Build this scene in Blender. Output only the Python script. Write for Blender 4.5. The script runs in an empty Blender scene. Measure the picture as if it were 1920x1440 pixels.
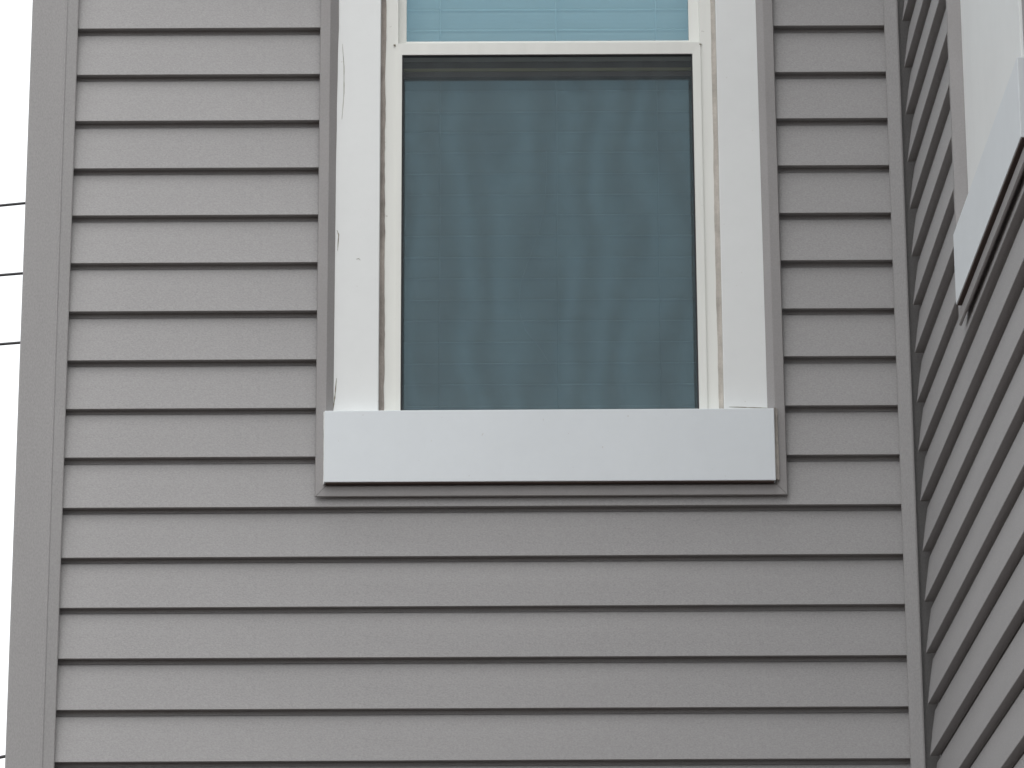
import bpy, bmesh, math, random
from mathutils import Vector, Matrix
random.seed(7)

# ------------------------------------------------------------------ camera
CAM_H = 1.6                      # eye height above the ground
F, PITCH, YAW, ROLL, DIST = 6736.7, 0.28601, -0.00054, -0.00425, 6.8795
scn = bpy.context.scene
cam_d = bpy.data.cameras.new("camera")
cam = bpy.data.objects.new("camera", cam_d)
scn.collection.objects.link(cam)
scn.camera = cam
cam_d.sensor_fit = 'HORIZONTAL'; cam_d.sensor_width = 36.0
cam_d.lens = 36.0 * F / 1920.0
cam_d.clip_start = 0.1; cam_d.clip_end = 2000
_f = Vector((math.sin(YAW)*math.cos(PITCH), math.cos(YAW)*math.cos(PITCH), math.sin(PITCH)))
_r = Vector((math.cos(YAW), -math.sin(YAW), 0)); _u = _r.cross(_f)
RT = math.cos(ROLL)*_r + math.sin(ROLL)*_u
UP = -math.sin(ROLL)*_r + math.cos(ROLL)*_u
m3 = Matrix((RT, UP, -_f)).transposed()
cam.matrix_world = Matrix.Translation((0, -DIST, CAM_H)) @ m3.to_4x4()

def at(u, v, y=0.0):
    """photo pixel -> point (x, z) on the vertical plane at depth y"""
    d = _f*F + RT*(u-960) - UP*(v-720)
    t = (DIST + y)/d.y
    return d.x*t, d.z*t + CAM_H

# ------------------------------------------------------------------ light
SUN_EL, SUN_AZ = math.radians(56), math.radians(31)    # azimuth from -Y (front) towards +X (right) when positive
world = bpy.data.worlds.new("World"); scn.world = world
world.use_nodes = True
wn = world.node_tree; wn.nodes.clear()
sky = wn.nodes.new('ShaderNodeTexSky'); sky.sky_type = 'NISHITA'; sky.sun_disc = False
sky.sun_elevation = SUN_EL
sky.sun_rotation = math.pi - SUN_AZ
sky.air_density = 1.0; sky.dust_density = 6.0; sky.ozone_density = 1.0
hs = wn.nodes.new('ShaderNodeHueSaturation'); hs.inputs['Saturation'].default_value = 0.16
hs.inputs['Value'].default_value = 1.0
bg = wn.nodes.new('ShaderNodeBackground'); bg.inputs['Strength'].default_value = 0.10
wo = wn.nodes.new('ShaderNodeOutputWorld')
# closed bright cloud deck: an even white layer over most of the clear-sky gradient
deck = wn.nodes.new('ShaderNodeMix'); deck.data_type = 'RGBA'
deck.inputs['Factor'].default_value = 0.80; deck.inputs['B'].default_value = (8.6, 8.75, 8.9, 1)
wn.links.new(sky.outputs[0], hs.inputs['Color']); wn.links.new(hs.outputs[0], deck.inputs['A'])
wn.links.new(deck.outputs['Result'], bg.inputs[0]); wn.links.new(bg.outputs[0], wo.inputs[0])

sun_d = bpy.data.lights.new("sun", 'SUN'); sun_d.energy = 1.5; sun_d.angle = math.radians(66)
sun_d.color = (1.0, 0.985, 0.965)
sun = bpy.data.objects.new("sun", sun_d); scn.collection.objects.link(sun)
sdir = Vector((math.sin(SUN_AZ)*math.cos(SUN_EL), -math.cos(SUN_AZ)*math.cos(SUN_EL), math.sin(SUN_EL)))
sun.rotation_euler = sdir.to_track_quat('Z', 'Y').to_euler()
sun.location = sdir*30

vs = scn.view_settings
vs.view_transform = 'Standard'; vs.look = 'None'; vs.gamma = 1.0; vs.use_curve_mapping = False
vs.exposure = 0.82
scn.render.engine = 'CYCLES'

# ------------------------------------------------------------------ materials
def mat(name):
    m = bpy.data.materials.new(name); m.use_nodes = True
    nt = m.node_tree; b = nt.nodes['Principled BSDF']
    return m, nt, b
def N(nt, t, **kw):
    n = nt.nodes.new(t)
    for k, v in kw.items(): setattr(n, k, v)
    return n
def surface(name, col, rough=0.5, var=0.04, scale=(6, 6, 6), bump=0.0, bump_scale=(300, 300, 300), spec=0.4, objvar=0.0, speck=0.0, speck_col=(.1, .09, .08, 1)):
    """paint / vinyl: mottled colour, fine embossed grain, optional dirt specks"""
    m, nt, b = mat(name); L = nt.links
    tc = N(nt, 'ShaderNodeTexCoord')
    mp = N(nt, 'ShaderNodeMapping'); mp.inputs['Scale'].default_value = scale
    L.new(tc.outputs['Object'], mp.inputs[0])
    no = N(nt, 'ShaderNodeTexNoise'); no.inputs['Scale'].default_value = 1.0; no.inputs['Detail'].default_value = 5
    L.new(mp.outputs[0], no.inputs['Vector'])
    mr = N(nt, 'ShaderNodeMapRange'); mr.inputs[1].default_value = .3; mr.inputs[2].default_value = .7
    mr.inputs[3].default_value = 1-var; mr.inputs[4].default_value = 1+var
    L.new(no.outputs[0], mr.inputs[0])
    fac = mr.outputs[0]
    if objvar:
        oi = N(nt, 'ShaderNodeObjectInfo')
        m2 = N(nt, 'ShaderNodeMapRange'); m2.inputs[3].default_value = 1-objvar; m2.inputs[4].default_value = 1+objvar
        L.new(oi.outputs['Random'], m2.inputs[0])
        mu = N(nt, 'ShaderNodeMath', operation='MULTIPLY'); L.new(fac, mu.inputs[0]); L.new(m2.outputs[0], mu.inputs[1]); fac = mu.outputs[0]
    vm = N(nt, 'ShaderNodeVectorMath', operation='SCALE'); vm.inputs[0].default_value = col
    L.new(fac, vm.inputs['Scale'])
    cout = vm.outputs[0]
    if bump:
        mp2 = N(nt, 'ShaderNodeMapping'); mp2.inputs['Scale'].default_value = bump_scale
        L.new(tc.outputs['Object'], mp2.inputs[0])
        n2 = N(nt, 'ShaderNodeTexNoise'); n2.inputs['Scale'].default_value = 1.0; n2.inputs['Detail'].default_value = 4; n2.inputs['Roughness'].default_value = .65
        L.new(mp2.outputs[0], n2.inputs['Vector'])
        bp = N(nt, 'ShaderNodeBump'); bp.inputs['Strength'].default_value = bump; bp.inputs['Distance'].default_value = .0008
        L.new(n2.outputs[0], bp.inputs['Height']); L.new(bp.outputs[0], b.inputs['Normal'])
        # grain pits also hold a little dirt
        m3_ = N(nt, 'ShaderNodeMapRange'); m3_.inputs[1].default_value = .3; m3_.inputs[2].default_value = .7
        m3_.inputs[3].default_value = 1-.14*min(1, bump*2); m3_.inputs[4].default_value = 1+.14*min(1, bump*2)
        L.new(n2.outputs[0], m3_.inputs[0])
        v2 = N(nt, 'ShaderNodeVectorMath', operation='SCALE'); L.new(cout, v2.inputs[0]); L.new(m3_.outputs[0], v2.inputs['Scale']); cout = v2.outputs[0]
    if speck:
        vo = N(nt, 'ShaderNodeTexNoise'); vo.inputs['Scale'].default_value = 90; vo.inputs['Detail'].default_value = 2
        L.new(tc.outputs['Object'], vo.inputs['Vector'])
        m4 = N(nt, 'ShaderNodeMapRange'); m4.inputs[1].default_value = .74; m4.inputs[2].default_value = .80; m4.inputs[4].default_value = speck
        L.new(vo.outputs[0], m4.inputs[0])
        mx = N(nt, 'ShaderNodeMix', data_type='RGBA'); L.new(m4.outputs[0], mx.inputs['Factor'])
        L.new(cout, mx.inputs['A']); mx.inputs['B'].default_value = speck_col; cout = mx.outputs['Result']
    L.new(cout, b.inputs['Base Color'])
    b.inputs['Roughness'].default_value = rough
    b.inputs['Specular IOR Level'].default_value = spec
    return m

M_SIDING = surface('vinyl_siding', (.330, .324, .324), rough=.55, var=.035, scale=(2.2, 5, 9), bump=.5, bump_scale=(260, 420, 420), objvar=.018, spec=.35)
M_POST = surface('vinyl_post', (.306, .300, .299), rough=.5, var=.03, scale=(9, 9, 1.5), bump=.4, bump_scale=(420, 420, 200), spec=.35)
M_CHANNEL = surface('vinyl_channel', (.305, .295, .293), rough=.5, var=.05, scale=(14, 14, 5), bump=.2, bump_scale=(300, 300, 300), spec=.35)
M_CASING = surface('white_coil_trim', (.765, .785, .78), rough=.42, var=.018, scale=(3, 3, 2.2), bump=.05, bump_scale=(20, 20, 20), speck=.35, speck_col=(.42, .38, .32, 1))
M_FRAME = surface('white_window_vinyl', (.78, .79, .75), rough=.38, var=.04, scale=(25, 25, 3), speck=.6, speck_col=(.25, .22, .17, 1))
M_LIT_CAULK = surface('lit_caulk', (.46, .43, .39), rough=.8, var=.2, scale=(40, 40, 25), bump=.3)  # joint caulk lightened in colour for the side that catches more light
M_SILL = surface('white_sill_wrap', (.70, .74, .765), rough=.42, var=.018, scale=(3, 3, 2.2), bump=.05, bump_scale=(20, 20, 20), speck=.35, speck_col=(.42, .38, .32, 1))
M_DARK_CAULK = surface('dirty_caulk', (.27, .25, .20), rough=.85, var=.3, scale=(90, 90, 60))
M_CAULK = surface('tan_caulk', (.30, .27, .245), rough=.8, var=.25, scale=(40, 40, 25), bump=.3)
M_GREY_CAULK = surface('grey_caulk', (.46, .43, .39), rough=.8, var=.2, scale=(60, 60, 60), bump=.3)
M_SHEATH = surface('sheathing', (.10, .095, .09), rough=.9, var=.1)
M_ROOM = surface('room_paint', (.30, .30, .29), rough=.9, var=.05)
M_SLAT = surface('blind_slat', (.77, .83, .83), rough=.45, var=.03, scale=(4, 4, 30))
M_CORD = surface('blind_cord', (.80, .84, .84), rough=.7, var=.05)
M_CONC = surface('concrete', (.32, .31, .29), rough=.9, var=.18, scale=(2, 2, 2), bump=.4, bump_scale=(60, 60, 60))
M_GROUND = surface('packed_earth', (.070, .052, .043), rough=.95, var=.3, scale=(.8, .8, .8), bump=.6, bump_scale=(30, 30, 30))
M_ROOF = surface('roof_membrane', (.09, .09, .095), rough=.9, var=.15)
M_WIRE = surface('wire_jacket', (.035, .035, .038), rough=.6, var=.1)
M_POLE = surface('pole_timber', (.14, .105, .075), rough=.9, var=.25, scale=(10, 10, .8), bump=.5)
M_CERAMIC = surface('insulator_glaze', (.22, .20, .19), rough=.25, var=.05)
M_SPLINE = surface('black_spline', (.035, .035, .04), rough=.7, var=.1)
M_BROWN = surface('brown_sill_underside', (.075, .052, .044), rough=.85, var=.2)  # dark brown strip along the bottom of the sill board
M_OLIVE = surface('olive_bead', (.36, .36, .20), rough=.5, var=.15, scale=(8, 8, 8))
M_SASH_SHADE = surface('sash_shade_vinyl', (.13, .115, .115), rough=.5, var=.08)  # white sash vinyl, its recess shade put into this dark colour

def glass_material():
    m = bpy.data.materials.new('coated_glass'); m.use_nodes = True
    nt = m.node_tree; nt.nodes.clear(); L = nt.links
    o = N(nt, 'ShaderNodeOutputMaterial')
    tr = N(nt, 'ShaderNodeBsdfTransparent'); tr.inputs[0].default_value = (.93, .985, .99, 1)
    gl = N(nt, 'ShaderNodeBsdfGlossy'); gl.inputs[0].default_value = (.55, .85, 1.0, 1); gl.inputs['Roughness'].default_value = .02
    fr = N(nt, 'ShaderNodeFresnel'); fr.inputs['IOR'].default_value = 1.8
    mx = N(nt, 'ShaderNodeMixShader')
    L.new(fr.outputs[0], mx.inputs[0]); L.new(tr.outputs[0], mx.inputs[1]); L.new(gl.outputs[0], mx.inputs[2]); L.new(mx.outputs[0], o.inputs[0])
    return m
M_GLASS = glass_material()

def screen_material():
    """woven fibreglass mesh, too fine to build thread by thread: part opaque, with the uneven weave showing as soft wavy bands"""
    m = bpy.data.materials.new('insect_mesh'); m.use_nodes = True
    nt = m.node_tree; nt.nodes.clear(); L = nt.links
    o = N(nt, 'ShaderNodeOutputMaterial')
    tc = N(nt, 'ShaderNodeTexCoord')
    mp = N(nt, 'ShaderNodeMapping'); mp.inputs['Scale'].default_value = (1, 1, .55)
    L.new(tc.outputs['Object'], mp.inputs[0])
    wv = N(nt, 'ShaderNodeTexWave', wave_type='BANDS', bands_direction='X', wave_profile='SIN')
    wv.inputs['Scale'].default_value = 3.3; wv.inputs['Distortion'].default_value = 6.5
    wv.inputs['Detail'].default_value = 1.0; wv.inputs['Detail Scale'].default_value = 1.9
    L.new(mp.outputs[0], wv.inputs['Vector'])
    no = N(nt, 'ShaderNodeTexNoise'); no.inputs['Scale'].default_value = 14; no.inputs['Detail'].default_value = 3
    L.new(tc.outputs['Object'], no.inputs['Vector'])
    a = N(nt, 'ShaderNodeMath', operation='MULTIPLY_ADD'); a.inputs[1].default_value = .085; a.inputs[2].default_value = .395
    L.new(wv.outputs['Fac'], a.inputs[0])
    a2 = N(nt, 'ShaderNodeMath', operation='MULTIPLY_ADD'); a2.inputs[1].default_value = .10
    L.new(no.outputs[0], a2.inputs[0]); L.new(a.outputs[0], a2.inputs[2])
    tr = N(nt, 'ShaderNodeBsdfTransparent')
    df = N(nt, 'ShaderNodeBsdfDiffuse'); df.inputs[0].default_value = (.10, .115, .12, 1)
    mx = N(nt, 'ShaderNodeMixShader')
    L.new(a2.outputs[0], mx.inputs[0]); L.new(tr.outputs[0], mx.inputs[1]); L.new(df.outputs[0], mx.inputs[2]); L.new(mx.outputs[0], o.inputs[0])
    return m
M_SCREEN = screen_material()

# ------------------------------------------------------------------ mesh helpers
def link(name, me, parent=None, loc=(0, 0, 0), rot=0.0):
    o = bpy.data.objects.new(name, me); scn.collection.objects.link(o)
    o.location = loc; o.rotation_euler = (0, 0, rot)
    if parent: o.parent = parent
    return o
def tag(o, label=None, cat=None, group=None, kind=None):
    if label: o['label'] = label
    if cat: o['category'] = cat
    if group: o['group'] = group
    if kind: o['kind'] = kind
    return o
def mesh(name, verts, faces, material, smooth=False):
    me = bpy.data.meshes.new(name); me.from_pydata(verts, [], faces)
    bm = bmesh.new(); bm.from_mesh(me); bmesh.ops.recalc_face_normals(bm, faces=bm.faces); bm.to_mesh(me); bm.free()
    me.materials.append(material)
    if smooth:
        for p in me.polygons: p.use_smooth = True
    return me
def prism_x(name, prof, x0, x1, material):
    """closed (y,z) profile swept along x"""
    n = len(prof)
    v = [(x0, y, z) for y, z in prof] + [(x1, y, z) for y, z in prof]
    f = [(i, (i+1) % n, n+(i+1) % n, n+i) for i in range(n)] + [tuple(range(n)), tuple(range(2*n-1, n-1, -1))]
    return mesh(name, v, f, material)
def prism_z(name, prof, z0, z1, material):
    n = len(prof)
    v = [(x, y, z0) for x, y in prof] + [(x, y, z1) for x, y in prof]
    f = [(i, (i+1) % n, n+(i+1) % n, n+i) for i in range(n)] + [tuple(range(n)), tuple(range(2*n-1, n-1, -1))]
    return mesh(name, v, f, material)
def boxes(name, bs, material, bevel=0.0):
    """several boxes of ONE part"""
    bm = bmesh.new()
    for (x0, x1, y0, y1, z0, z1) in bs:
        g = bmesh.ops.create_cube(bm, size=1)
        for v in g['verts']:
            v.co = Vector(((x0+x1)/2+v.co.x*(x1-x0), (y0+y1)/2+v.co.y*(y1-y0), (z0+z1)/2+v.co.z*(z1-z0)))
    if bevel: bmesh.ops.bevel(bm, geom=list(bm.edges), offset=bevel, segments=2, affect='EDGES', profile=.6)
    me = bpy.data.meshes.new(name); bm.to_mesh(me); bm.free(); me.materials.append(material)
    return me
def ring(name, outer, inner, y0, y1, material, inner_y0=None):
    """rectangular frame, (x0,x1,z0,z1) outer / inner; front face may slope from y0 (outer) to inner_y0"""
    iy = y0 if inner_y0 is None else inner_y0
    def c(r): return [(r[0], r[2]), (r[1], r[2]), (r[1], r[3]), (r[0], r[3])]
    O, I = c(outer), c(inner)
    v = [(x, y0, z) for x, z in O] + [(x, iy, z) for x, z in I] + [(x, y1, z) for x, z in I] + [(x, y1, z) for x, z in O]
    f = []
    for k in range(4):
        for i in range(4):
            j = (i+1) % 4; a, b_ = k*4, ((k+1) % 4)*4
            f.append((a+i, a+j, b_+j, b_+i))
    return mesh(name, v, f, material)
def tube(name, pts, r, material, n=6):
    v, f = [], []
    for k, p in enumerate(pts):
        p = Vector(p); a = Vector(pts[max(0, k-1)]); b_ = Vector(pts[min(len(pts)-1, k+1)])
        t = (b_-a).normalized(); s = t.cross(Vector((0, 1, 0)) if abs(t.y) < .9 else Vector((0, 0, 1))).normalized(); w = t.cross(s)
        for i in range(n):
            q = p + (s*math.cos(2*math.pi*i/n) + w*math.sin(2*math.pi*i/n))*r; v.append(tuple(q))
    for k in range(len(pts)-1):
        for i in range(n):
            j = (i+1) % n; f.append((k*n+i, k*n+j, (k+1)*n+j, (k+1)*n+i))
    f += [tuple(range(n)), tuple(range((len(pts)-1)*n, len(pts)*n))]
    return mesh(name, v, f, material, True)
def wavy_bead(name, z0, z1, xl, xr, yl, yr, wl, wr, seed, material, step=.012):
    """caulk bead running up a joint: edges wander, middle bulges"""
    rnd = random.Random(seed); v, f = [], []
    n = max(2, int((z1-z0)/step)); ol = orr = 0.0
    for k in range(n+1):
        z = z0+(z1-z0)*k/n
        ol = ol*.86+rnd.uniform(-1, 1)*wl*.5; orr = orr*.86+rnd.uniform(-1, 1)*wr*.5
        a, b_ = xl+ol, xr+orr
        ym = (yl+yr)/2+.0015
        for x, y in ((a, yl), (a*.5+b_*.5, ym), (b_, yr), (b_, yr+.012), (a, yl+.012)): v.append((x, y, z))
    for k in range(n):
        for i in range(5):
            j = (i+1) % 5; f.append((k*5+i, k*5+j, (k+1)*5+j, (k+1)*5+i))
    f += [tuple(range(5)), tuple(range(n*5, n*5+5))]
    return mesh(name, v, f, material)

# ------------------------------------------------------------------ ground
g = link('ground', mesh('ground', [(-400, -400, 0), (400, -400, 0), (400, 400, 0), (-400, 400, 0)], [(0, 1, 2, 3)], M_GROUND))
tag(g, kind='structure')

# ------------------------------------------------------------------ house
house = bpy.data.objects.new('house', None); scn.collection.objects.link(house)
tag(house, 'grey vinyl sided house with white trimmed windows filling the frame', 'house')

LAP = .1016
Z0 = CAM_H + 2.7883               # bottom lip of the first course in view
ROW_TOP, ROW_BOT = -42, 36  # top courses added out of view so the tall wing blocks more sky
def rowz(i): return Z0 - LAP*i
WALL_TOP = rowz(ROW_TOP) + LAP; WALL_BOT = rowz(ROW_BOT)
XL, XR = -.985, .800              # outer corner, side wall's lip plane
SIDE_LEN = 4.5  # unseen length, drawn out to darken the right of the front wall
DEPTH = .0145                     # how far a course stands off at its lip
SH = .026                         # sheathing plane

# window opening boxes in wall coordinates (x0,x1,z0,z1)
HEAD = CAM_H + 3.52
WX0, WX1 = -.2700, .4187          # casing inner edges
SILL_TOP = at(1030, 769, -.024)[1]; SILL_BOT = at(1030, 903, -.024)[1]
JW = .0216
HEAD_COURSE = rowz(math.floor((Z0-(HEAD+.105+JW))/LAP))              # first course that runs clear over the head trim
J = dict(x0=-.3725, x1=.5125, z0=SILL_BOT-.004, z1=HEAD_COURSE-JW+.008)      # inner edge of the channel lip
SIDE_DU, SIDE_DZ = 1.265-.070, LAP     # the same window on the side wall, shifted

def wall_with_hole(name, x0, x1, hole, parent, loc=(0, 0, 0), rot=0.0):
    a, b_, c, d = hole
    bs = [(x0, a, SH, SH+.14, 0.0, WALL_TOP), (b_, x1, SH, SH+.14, 0.0, WALL_TOP),
          (a, b_, SH, SH+.14, 0.0, c), (a, b_, SH, SH+.14, d, WALL_TOP)]
    return link(name, boxes(name, bs, M_SHEATH), parent, loc, rot)
hole_f = (WX0-.03, WX1+.03, SILL_BOT+.06, HEAD+.03)
hole_s = (hole_f[0]+SIDE_DU, hole_f[1]+SIDE_DU, hole_f[2]+SIDE_DZ, hole_f[3]+SIDE_DZ)
front_wall = wall_with_hole('front_wall', XL+.02, XR+.02, hole_f, house)
side_wall = wall_with_hole('side_wall', -.02, SIDE_LEN, hole_s, house, (XR, 0, 0), -math.pi/2)
left_wall = link('left_wall', boxes('left_wall', [(-4.0, -SH, SH, SH+.14, 0, WALL_TOP)], M_SHEATH), house, (XL+.004, 0, 0), -math.pi/2)
left_wall.matrix_local = Matrix.Translation((XL, 0, 0)) @ Matrix.Rotation(-math.pi/2, 4, 'Z')

# one vinyl course: thin shell with a rounded lip, folded underside and a tongue tucked behind the next course
t = .0013
TUCK = .011
PROF = [(.0004, .0022), (.0001, .0010), (.0007, .0001), (.0016, 0), (DEPTH+.0050, .0008), (DEPTH+.0050, .0020), (.0024, .0014),
        (.0018+t*.4, .004), (DEPTH*.52+t, LAP*.5), (DEPTH*.90+t, LAP*.90), (DEPTH+.0083, LAP-.006), (DEPTH+.009, LAP+TUCK), (DEPTH+.0078, LAP+TUCK), (DEPTH+.0070, LAP-.0060), (DEPTH*.97, LAP-.0115), (DEPTH*.90, LAP*.88), (DEPTH*.48, LAP*.5)]
def make_planks(parent, segs_for_row, seed):
    rnd = random.Random(seed); cache = {}
    for i in range(ROW_TOP, ROW_BOT+1):
        for (a, b_) in segs_for_row(i):
            key = (round(a, 4), round(b_, 4))
            if key not in cache: cache[key] = prism_x('siding_plank', PROF, a, b_, M_SIDING)
            o = link('siding_plank', cache[key], parent, (0, rnd.uniform(-.0007, .0007), rowz(i)+rnd.uniform(-.0007, .0007)))
            o.rotation_euler = (rnd.uniform(-.003, .003), rnd.uniform(-.0006, .0006), 0)
TOPJ = J['z1']+JW
def segs_front(i):
    z = rowz(i)
    if z+LAP <= J['z0']-JW+.004 or z >= TOPJ-.012: return [(XL+.068, .788)]
    if z < J['z0']-JW+.004:        # course notched under the sill: two ends butt behind the channel, strip below
        return [(XL+.068, .788)]
    return [(XL+.068, J['x0']-.008), (J['x1']+.008, .788)]
def segs_side(i):
    z = rowz(i)-SIDE_DZ
    if z+LAP <= J['z0']-JW+.004 or z >= TOPJ-.012 or z < J['z0']-JW+.004: return [(.020, SIDE_LEN-.03)]
    return [(.020, J['x0']+SIDE_DU-.008), (J['x1']+SIDE_DU+.008, SIDE_LEN-.03)]
make_planks(front_wall, segs_front, 1)
make_planks(side_wall, segs_side, 2)
make_planks(left_wall, lambda i: [(-3.9, -.07)], 3)

# outside corner post (left): broad face, shallow step, turned lip
zb, zt = WALL_BOT-.01, WALL_TOP
xa, xb, xc = at(35, 720, -.010)[0], at(100, 720, -.010)[0], at(124.5, 720, -.010)[0]
prof = [(xa, -.009), (xa+.003, -.0115), (xb-.0015, -.0115), (xb+.0004, -.0131), (xb+.0030, -.0131), (xb+.005, -.0115), (xc-.0015, -.0085), (xc, -.0072), (xc, -.0052),
        (xc-.003, -.0052), (xc-.006, .028), (xa+.032, .028), (xa+.0175, .090), (xa+.004, .095), (xa, .092)]
link('corner_post', prism_z('corner_post', prof, zb, zt, M_POST), house)
# inside corner post between the two walls: front lip, return into the corner, back
pa, pb = at(1671, 400, -.012)[0], at(1697.5, 400, -.012)[0]
prof = [(pa, -.0060), (pa+.0018, -.0088), (pa+.012, -.0128), (pb-.004, -.0172), (pb-.0012, -.0168), (pb, -.0150), (pb+.0005, .021), (.826, .021), (.826, .0255), (pa+.010, .0255), (pa+.008, -.0045), (pa+.001, -.0042)]
link('inside_corner_post', prism_z('inside_corner_post', prof, zb, zt, M_POST), house)
# near end of the side wall
prof = [(XR-.011, -SIDE_LEN-.015), (XR+.30, -SIDE_LEN-.015), (XR+.30, -SIDE_LEN+.02), (XR+.02, -SIDE_LEN+.02), (XR+.02, -SIDE_LEN+.085), (XR-.008, -SIDE_LEN+.085), (XR-.011, -SIDE_LEN+.08)]
link('corner_post', prism_z('corner_post', prof, zb, zt, M_POST), house)
# foundation strips and flat roof cap
link('foundation', boxes('foundation', [(XL+.01, XR+.012, .008, SH-.002, -.02, WALL_BOT+.012), (XR+.014, XR+.024, -SIDE_LEN, .004, -.02, WALL_BOT+.012)], M_CONC), house)
link('roof', boxes('roof', [(XL, XR+4, .005, 5.0, WALL_TOP+.002, WALL_TOP+.12), (XR+.004, XR+4, -SIDE_LEN, .003, WALL_TOP+.002, WALL_TOP+.12)], M_ROOF), house)

# ------------------------------------------------------------------ the window (built twice: front wall, side wall)
def build_window(loc, rot, seed, lean=0.006, panel=False):
    rnd = random.Random(seed)
    CF = .0105 if panel else .002                                    # casing front plane
    FX0, FX1 = -.2595, .4085                     # vinyl frame outer edges in view
    ztop = HEAD
    # frame ring (main jamb), with its inner stops
    AP0, AP1 = at(745, 400, .02)[0], at(1318, 400, .02)[0]
    zsb = SILL_TOP-.03
    SF = -.0200 if panel else -.0275             # front of the sill board
    if panel:                                    # boxed-in opening: one smooth sheet of white coil stock set just behind the sill face
        px0, px1 = -.147, .430
        win = link('trimmed_panel', boxes('trimmed_panel', [(px0, px1, -.0035, .020, SILL_TOP-.03, ztop-.004)], M_CASING, .0016), house, loc, rot)
    else: win = link('window', ring('window', (WX0-.012, WX1+.012, zsb, ztop+.012), (AP0, AP1, zsb+.025, ztop-.030), .0135, .105, M_FRAME, .0155), house, loc, rot)
    def sub(name, me): return link(name, me, win)
    # casing boards: left one tapers, edges folded from coil stock
    def board(xo0, xo1, xi, z0, z1, seed):       # outer x at bottom/top, inner x
        r = random.Random(seed); n = 28; v = []; f = []
        for k in range(n+1):
            s = k/n; z = z0+(z1-z0)*s; xo = xo0+(xo1-xo0)*s + r.uniform(-.0007, .0007)
            q = 1 if xi > xo else -1
            for x, y in ((xo, CF+.0035), (xo+q*.0012, CF+.0003), (xo+q*.008, CF), (xi-q*.0015, CF), (xi, CF+.0015), (xi, .03), (xo+q*.001, .03)): v.append((x, y, z))
        m_ = 7
        for k in range(n):
            for i in range(m_): f.append((k*m_+i, k*m_+(i+1) % m_, (k+1)*m_+(i+1) % m_, (k+1)*m_+i))
        f += [tuple(range(m_)), tuple(range(n*m_, n*m_+m_))]
        return mesh('casing', v, f, M_CASING)
    sub('casing', board(-.3665, -.3500, -.135 if panel else WX0, SILL_TOP-(.03 if panel else .012), ztop+.0, seed+1))
    sub('casing', board(*((.4860, .4860, WX1, SILL_TOP-.03) if panel else (.5085, .5070, WX1, SILL_TOP-.004)), ztop+.0, seed+2))
    sub('casing', boxes('casing', [(-.362, .509, CF-.003, .03, ztop+.0015, J['z1']-.004)], M_CASING, .0012))
    # sill board: wrapped front with folded edges
    sx0, sx1 = at(608, 840, -.024)[0], at(1453, 840, -.024)[0]
    SB, ST = (SILL_BOT+.001, SILL_TOP-.015) if panel else (SILL_BOT, SILL_TOP)
    if panel: sx0, sx1 = -.354, .496
    sb = boxes('sill_board', [(sx0, sx1, SF, .022, SB, ST)], M_SILL, .0014)
    for vv in sb.vertices:                       # slightly uneven hand-bent edges
        if vv.co.x > 0 and vv.co.z > ST-.01: vv.co.z += .0012
    sub('sill_board', sb)
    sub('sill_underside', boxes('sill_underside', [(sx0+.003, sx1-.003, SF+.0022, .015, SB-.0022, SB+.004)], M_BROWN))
    # end flaps of the sill wrap with their crooked caulk
    if not panel: sub('caulk_bead', wavy_bead('caulk_bead', SILL_BOT+.004, SILL_TOP+.004, sx1+.0003, sx1+.0075, -.0258, -.0165, .0002, .0013, seed+3, M_GREY_CAULK, .006))
    if not panel: sub('caulk_bead', wavy_bead('caulk_bead', SILL_BOT-.002, SILL_TOP, sx0-.0022, sx0+.0002, -.019, -.0235, .0006, .0001, seed+4, M_CASING, .006))
    # joint beads between casing and frame
    if not panel: sub('caulk_bead', wavy_bead('caulk_bead', SILL_TOP-.01, ztop, WX0+.0003, FX0, CF+.008, .0128, .0001, .0016, seed+5, M_CAULK))
    if not panel: sub('caulk_bead', wavy_bead('caulk_bead', SILL_TOP-.01, ztop, FX1, WX1-.0003, .0128, CF+.006, .0009, .0001, seed+6, M_LIT_CAULK))
    # outer edge: split caulk between the casing and the channel
    if not panel: sub('caulk_bead', wavy_bead('caulk_bead', SILL_TOP-.006, SILL_TOP+.045, -.3690, -.3645, CF+.0005, CF-.001, .0012, .0014, seed+7, M_GREY_CAULK, .004))
    # splits where the folded coil stock and old caulk have opened along the casing edges
    def split(pts, w, seed):
        r = random.Random(seed); v = []; f = []
        P3 = [at(u, v_, CF) for u, v_ in pts]; Q = []
        for (a_, b2) in zip(P3[:-1], P3[1:]):
            for k in range(6): Q.append((a_[0]+(b2[0]-a_[0])*k/6, a_[1]+(b2[1]-a_[1])*k/6))
        Q.append(P3[-1]); n = len(Q)
        vert = abs(Q[0][1]-Q[-1][1]) > abs(Q[0][0]-Q[-1][0])
        for k, (x, z) in enumerate(Q):
            h = w*(.25+.75*math.sin(math.pi*min(1, (k+.4)/(n-.2))))*r.uniform(.6, 1.2)/2
            ox, oz = (h, 0) if vert else (0, h)
            for s_, y in ((-1, CF-.0005), (1, CF-.0007), (1, CF+.002), (-1, CF+.002)): v.append((x+s_*ox, y, z+s_*oz))
        for k in range(n-1):
            for i in range(4): f.append((k*4+i, k*4+(i+1) % 4, (k+1)*4+(i+1) % 4, (k+1)*4+i))
        f += [(0, 1, 2, 3), tuple(range(n*4-4, n*4))]
        sub('caulk_split', mesh('caulk_split', v, f, M_DARK_CAULK))
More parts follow.
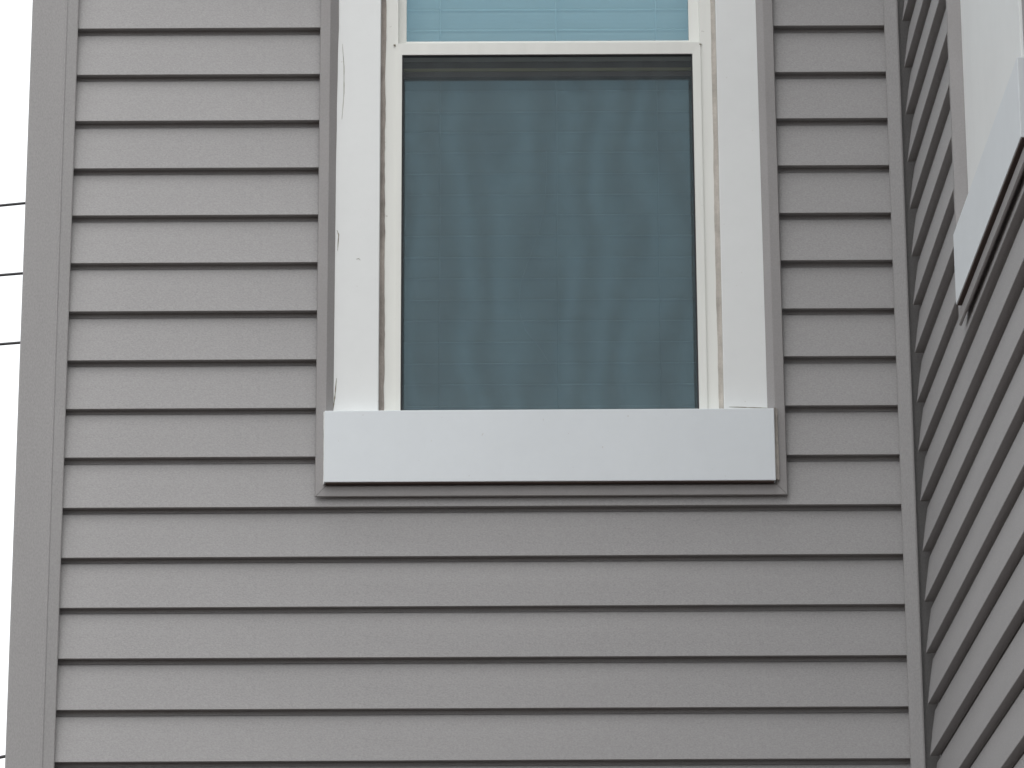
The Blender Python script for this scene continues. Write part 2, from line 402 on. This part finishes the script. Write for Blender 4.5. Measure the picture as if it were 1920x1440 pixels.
    if not panel:
        split([(642, 82), (645, 125), (645, 175), (641, 224)], .0014, 1)
        split([(632, 432), (635, 440), (633, 470)], .0022, 2)
        split([(631, 709), (628, 742), (625, 766)], .0026, 3)
        split([(1434, 470), (1438, 560), (1440, 640), (1441, 757)], .0012, 4)
        split([(1367, 763), (1402, 764), (1438, 765)], .0016, 5)
        split([(668, 486), (673, 485), (676, 488)], .0012, 6)
    # mitred channel round the trim: lip, then a bevel down to the casing
    bd = .0140 if panel else .0066
    P = [(JW, -.0085), (JW-.0016, -.0110), (.0012, -.0115), (0, -.0105), (-.0175, bd), (-.0175, .0200), (.0015, .0200), (.0012, -.0060), (JW-.001, -.0060)]
    def corners(o):
        x0, x1, z0, z1 = J['x0']-o, J['x1']+o, J['z0']-o, J['z1']+o
        return [(x0, z0), (x1+lean, z0), (x1-lean*.3, z1), (x0, z1)]
    for k, g_ in ((0, .0004), (1, .0004), (2, .0004), (3, .0004)):
        v = []; n = len(P)
        for o, y in P:
            C = corners(o); a, b_ = Vector(C[k]), Vector(C[(k+1) % 4]); d = (b_-a).normalized()*g_
            v.append((a.x+d.x, y, a.y+d.y)); v.append((b_.x-d.x, y, b_.y-d.y))
        f = [(2*i, 2*((i+1) % n), 2*((i+1) % n)+1, 2*i+1) for i in range(n)] + [tuple(range(0, 2*n, 2)), tuple(range(1, 2*n, 2))]
        sub('trim_channel', mesh('trim_channel', v, f, M_CHANNEL))
    if panel: return win, None
    # upper sash
    ug0, ug1 = at(762.5, 40, .04)[0], at(1290.5, 40, .04)[0]
    ugz = at(1030, 79, .04)[1]
    us = sub('sash', ring('sash', (AP0-.006, AP1+.006, ugz-.036, ztop-.026), (ug0, ug1, ugz, ztop-.062), .030, .058, M_FRAME, .034))
    # lower sash, set further in
    lz = CAM_H+2.704
    ls = sub('sash', ring('sash', (AP0-.006, AP1+.006, zsb+.022, CAM_H+2.742), (AP0+.007, AP1-.007, zsb+.052, lz), .0605, .088, M_SASH_SHADE, .064))
    sub('glazing_bead', boxes('glazing_bead', [(AP0+.003, AP1-.003, .0580, .0635, lz+.010, lz+.0165)], M_OLIVE, .0008))
    sub('pane', boxes('pane', [(ug0-.004, ug1+.004, .042, .046, ugz-.004, ztop-.058)], M_GLASS))
    sub('pane', boxes('pane', [(AP0+.004, AP1-.004, .074, .078, zsb+.048, lz+.004)], M_GLASS))
    for u_, v_ in ((740, 84.5), (1313, 83)):     # open notches where the screen track stops
        x_, z_ = at(u_, v_, .013)
        sub('track_notch', boxes('track_notch', [(x_-.0022, x_+.0022, .0118, .017, z_-.0012, z_+.0012)], M_DARK_CAULK))
    # half insect screen: white bar frame, black spline, mesh
    s0, s1 = at(752.5, 400, .014)[0], at(1304, 400, .014)[0]
    st, sm = at(1030, 80.5, .0125)[1], at(1030, 101.5, .0125)[1]
    sub('screen_frame', ring('screen_frame', (AP0-.0012, AP1+.0012, zsb+.02, st), (s0, s1, zsb+.03, sm), .0120, .0230, M_FRAME, .0128))
    sub('spline', ring('spline', (s0-.001, s1+.001, zsb+.029, sm+.001), (s0+.0030, s1-.0030, zsb+.034, sm-.0025), .0165, .0225, M_SPLINE))
    me = mesh('insect_screen', [(s0+.002, .0205, zsb+.03), (s1-.002, .0205, zsb+.03), (s1-.002, .0205, sm-.001), (s0+.002, .0205, sm-.001)], [(0, 1, 2, 3)], M_SCREEN)
    sub('insect_screen', me)
    # dark room behind
    rb = [(WX0-.028, WX0-.026, SH+.141, 1.2, SILL_BOT+.05, HEAD+.03), (WX1+.026, WX1+.028, SH+.141, 1.2, SILL_BOT+.05, HEAD+.03),
          (WX0-.028, WX1+.028, SH+.141, 1.2, SILL_BOT+.045, SILL_BOT+.049), (WX0-.028, WX1+.028, SH+.141, 1.2, HEAD+.031, HEAD+.034), (WX0-.03, WX1+.03, 1.201, 1.21, SILL_BOT+.04, HEAD+.035)]
    sub('room_lining', boxes('room_lining', rb, M_ROOM))
    return win, (AP0, AP1, zsb)

w1, AP = build_window((0, 0, 0), 0, 11)
tag(w1, 'white double hung window facing the viewer with half insect screen')
w2, _ = build_window((XR, -SIDE_DU, SIDE_DZ), -math.pi/2, 31, lean=0, panel=True)
tag(w2, 'smooth white trimmed panel with sill board on the receding right wall')

# ------------------------------------------------------------------ blinds hanging inside the windows
def build_blind(loc, rot, label, n_cords=True):
    root = bpy.data.objects.new('window_blind', None); scn.collection.objects.link(root)
    tag(root, label, 'blind')
    x0, x1 = WX0-.005, WX1+.005
    yb = .128
    root.location = Vector(loc) + Matrix.Rotation(rot, 3, 'Z') @ Vector(((x0+x1)/2, yb, AP[2]+.03))
    root.rotation_euler = (0, 0, rot)
    cx = (x0+x1)/2; zz = AP[2]+.03; hw = (x1-x0)/2
    pitch = at(1030, 409, yb)[1]-at(1030, 448.2, yb)[1]
    # slat: bowed thin strip, tilted nearly shut, upper edge outwards
    a = math.radians(64); w = .052; pr = []
    top, bot = [], []
    for k in range(7):
        s = (k/6-.5)*w; bow = .0022*(1-(2*k/6-1)**2)
        y = -s*math.cos(a); z = s*math.sin(a)
        ny, nz = -math.sin(a), -math.cos(a)
        top.append((y+ny*bow, z+nz*bow)); bot.append((y+ny*(bow-.0024), z+nz*(bow-.0024)))
    y_, z_ = top[-1]                             # rolled nose along the outer, upper edge
    nose = [(y_-.0026, z_-.0020), (y_-.0034, z_+.0004), (y_-.0014, z_+.0030)]
    me = prism_x('slat', top+nose+bot[::-1], -hw, hw, M_SLAT)
    zr = at(1030, 409, yb)[1]
    i0 = -int((zr-AP[2]-.06)/pitch); i1 = int((HEAD-.05-zr)/pitch)
    rnd = random.Random(5)
    for i in range(i0, i1+1):
        o = link('slat', me, root, (0, rnd.uniform(-.0008, .0008), zr-w/2*math.sin(a)-zz+pitch*i+rnd.uniform(-.0008, .0008)))
        o.rotation_euler = (rnd.uniform(-.03, .03), rnd.uniform(-.0015, .0015), 0)
    link('head_rail', boxes('head_rail', [(-hw, hw, -.02, .03, HEAD-.03-zz, HEAD+.02-zz)], M_SLAT, .002), root)
    link('bottom_rail', boxes('bottom_rail', [(-hw, hw, -.02, .02, -.0, .016)], M_SLAT, .003), root)
    for px in (824, 1044, 1234):
        xx = at(px, 400, yb-.02)[0]-cx
        link('ladder_cord', tube('ladder_cord', [(xx, -.0245, .004), (xx+.001, -.0248, .8), (xx, -.0245, HEAD-.02-zz)], .0015, M_CORD, 5), root)
    # loose pull cord swinging across the slats
    pts = []
    for px, py in ((1024, 250), (1024, 335), (1020, 390), (1008, 440), (990, 490), (976, 530), (972, 580), (985, 620), (1010, 650), (1035, 690), (1050, 735)):
        x_, z_ = at(px, py, yb-.03); pts.append((x_-cx, -.030, z_-zz))
    link('pull_cord', tube('pull_cord', pts, .0009, M_CORD, 5), root)
    return root
build_blind((0, 0, 0), 0, 'closed pale slatted blind behind the window facing the viewer')

# ------------------------------------------------------------------ overhead wires behind the house
WY = 20.0
poles_x = (at(0, 500, WY)[0]-9.0, at(0, 500, WY)[0]+24.0)
wires = [((0, 385.5), (46, 381), .0115, 'topmost of the dark wires crossing the white sky beside the house corner'),
         ((0, 516), (42, 512.5), .0115, 'second dark wire from the top crossing the white sky'),
         ((0, 645.5), (37, 642.5), .0115, 'third dark wire from the top crossing the white sky'),
         ((0, 1420), (10, 1418), .0125, 'lowest dark wire at the bottom left edge of the sky')]
ends = []
for (a, b_, r, lab) in wires:
    (xa_, za_), (xb_, zb_) = at(*a, WY), at(*b_, WY)
    sl = (zb_-za_)/(xb_-xa_)
    L0, L1 = poles_x[0]+.20, poles_x[1]-.20
    sag = .35; mid = (L0+L1)/2; h = (L1-L0)/2
    par = lambda x: sag*((x-mid)/h)**2
    dpar = 2*sag*(xa_-mid)/h**2
    k = sl-dpar
    base = za_-par(xa_)
    pts = []
    for i in range(41):
        x = L0+(L1-L0)*i/40
        pts.append((x, WY, base+par(x)+k*(x-xa_)))
    ends.append((pts[0], pts[-1]))
    o = link('overhead_wire', tube('overhead_wire', [(p[0]-L0, 0, p[2]-pts[0][2]) for p in pts], r, M_WIRE, 8), None, pts[0])
    tag(o, lab, 'wire', 'overhead wires')
for e, lab in ((0, 'timber utility pole carrying the wires left of the house'), (1, 'timber utility pole carrying the wires hidden behind the house')):
    x = poles_x[e]; top = max(p[e][2] for p in ends)+.5
    root = bpy.data.objects.new('utility_pole', None); scn.collection.objects.link(root); root.location = (x, WY, 0)
    tag(root, lab, 'pole', 'utility poles')
    v, f = [], []
    for k in range(9):
        z = -.3+(top+.3)*k/8; r = .17-.06*k/8
        for i in range(14): v.append((r*math.cos(i*math.tau/14), r*math.sin(i*math.tau/14), z))
    for k in range(8):
        for i in range(14): f.append((k*14+i, k*14+(i+1) % 14, (k+1)*14+(i+1) % 14, (k+1)*14+i))
    f += [tuple(range(14)), tuple(range(8*14, 9*14))]
    link('shaft', mesh('shaft', v, f, M_POLE, False), root)
    for p in ends:
        q = p[e]; s = 1 if e == 0 else -1
        link('insulator', tube('insulator', [(s*.10, 0, q[2]), (s*.15, 0, q[2]), (s*.155, 0, q[2]), (s*.203, 0, q[2])], .035, M_CERAMIC, 10), root)
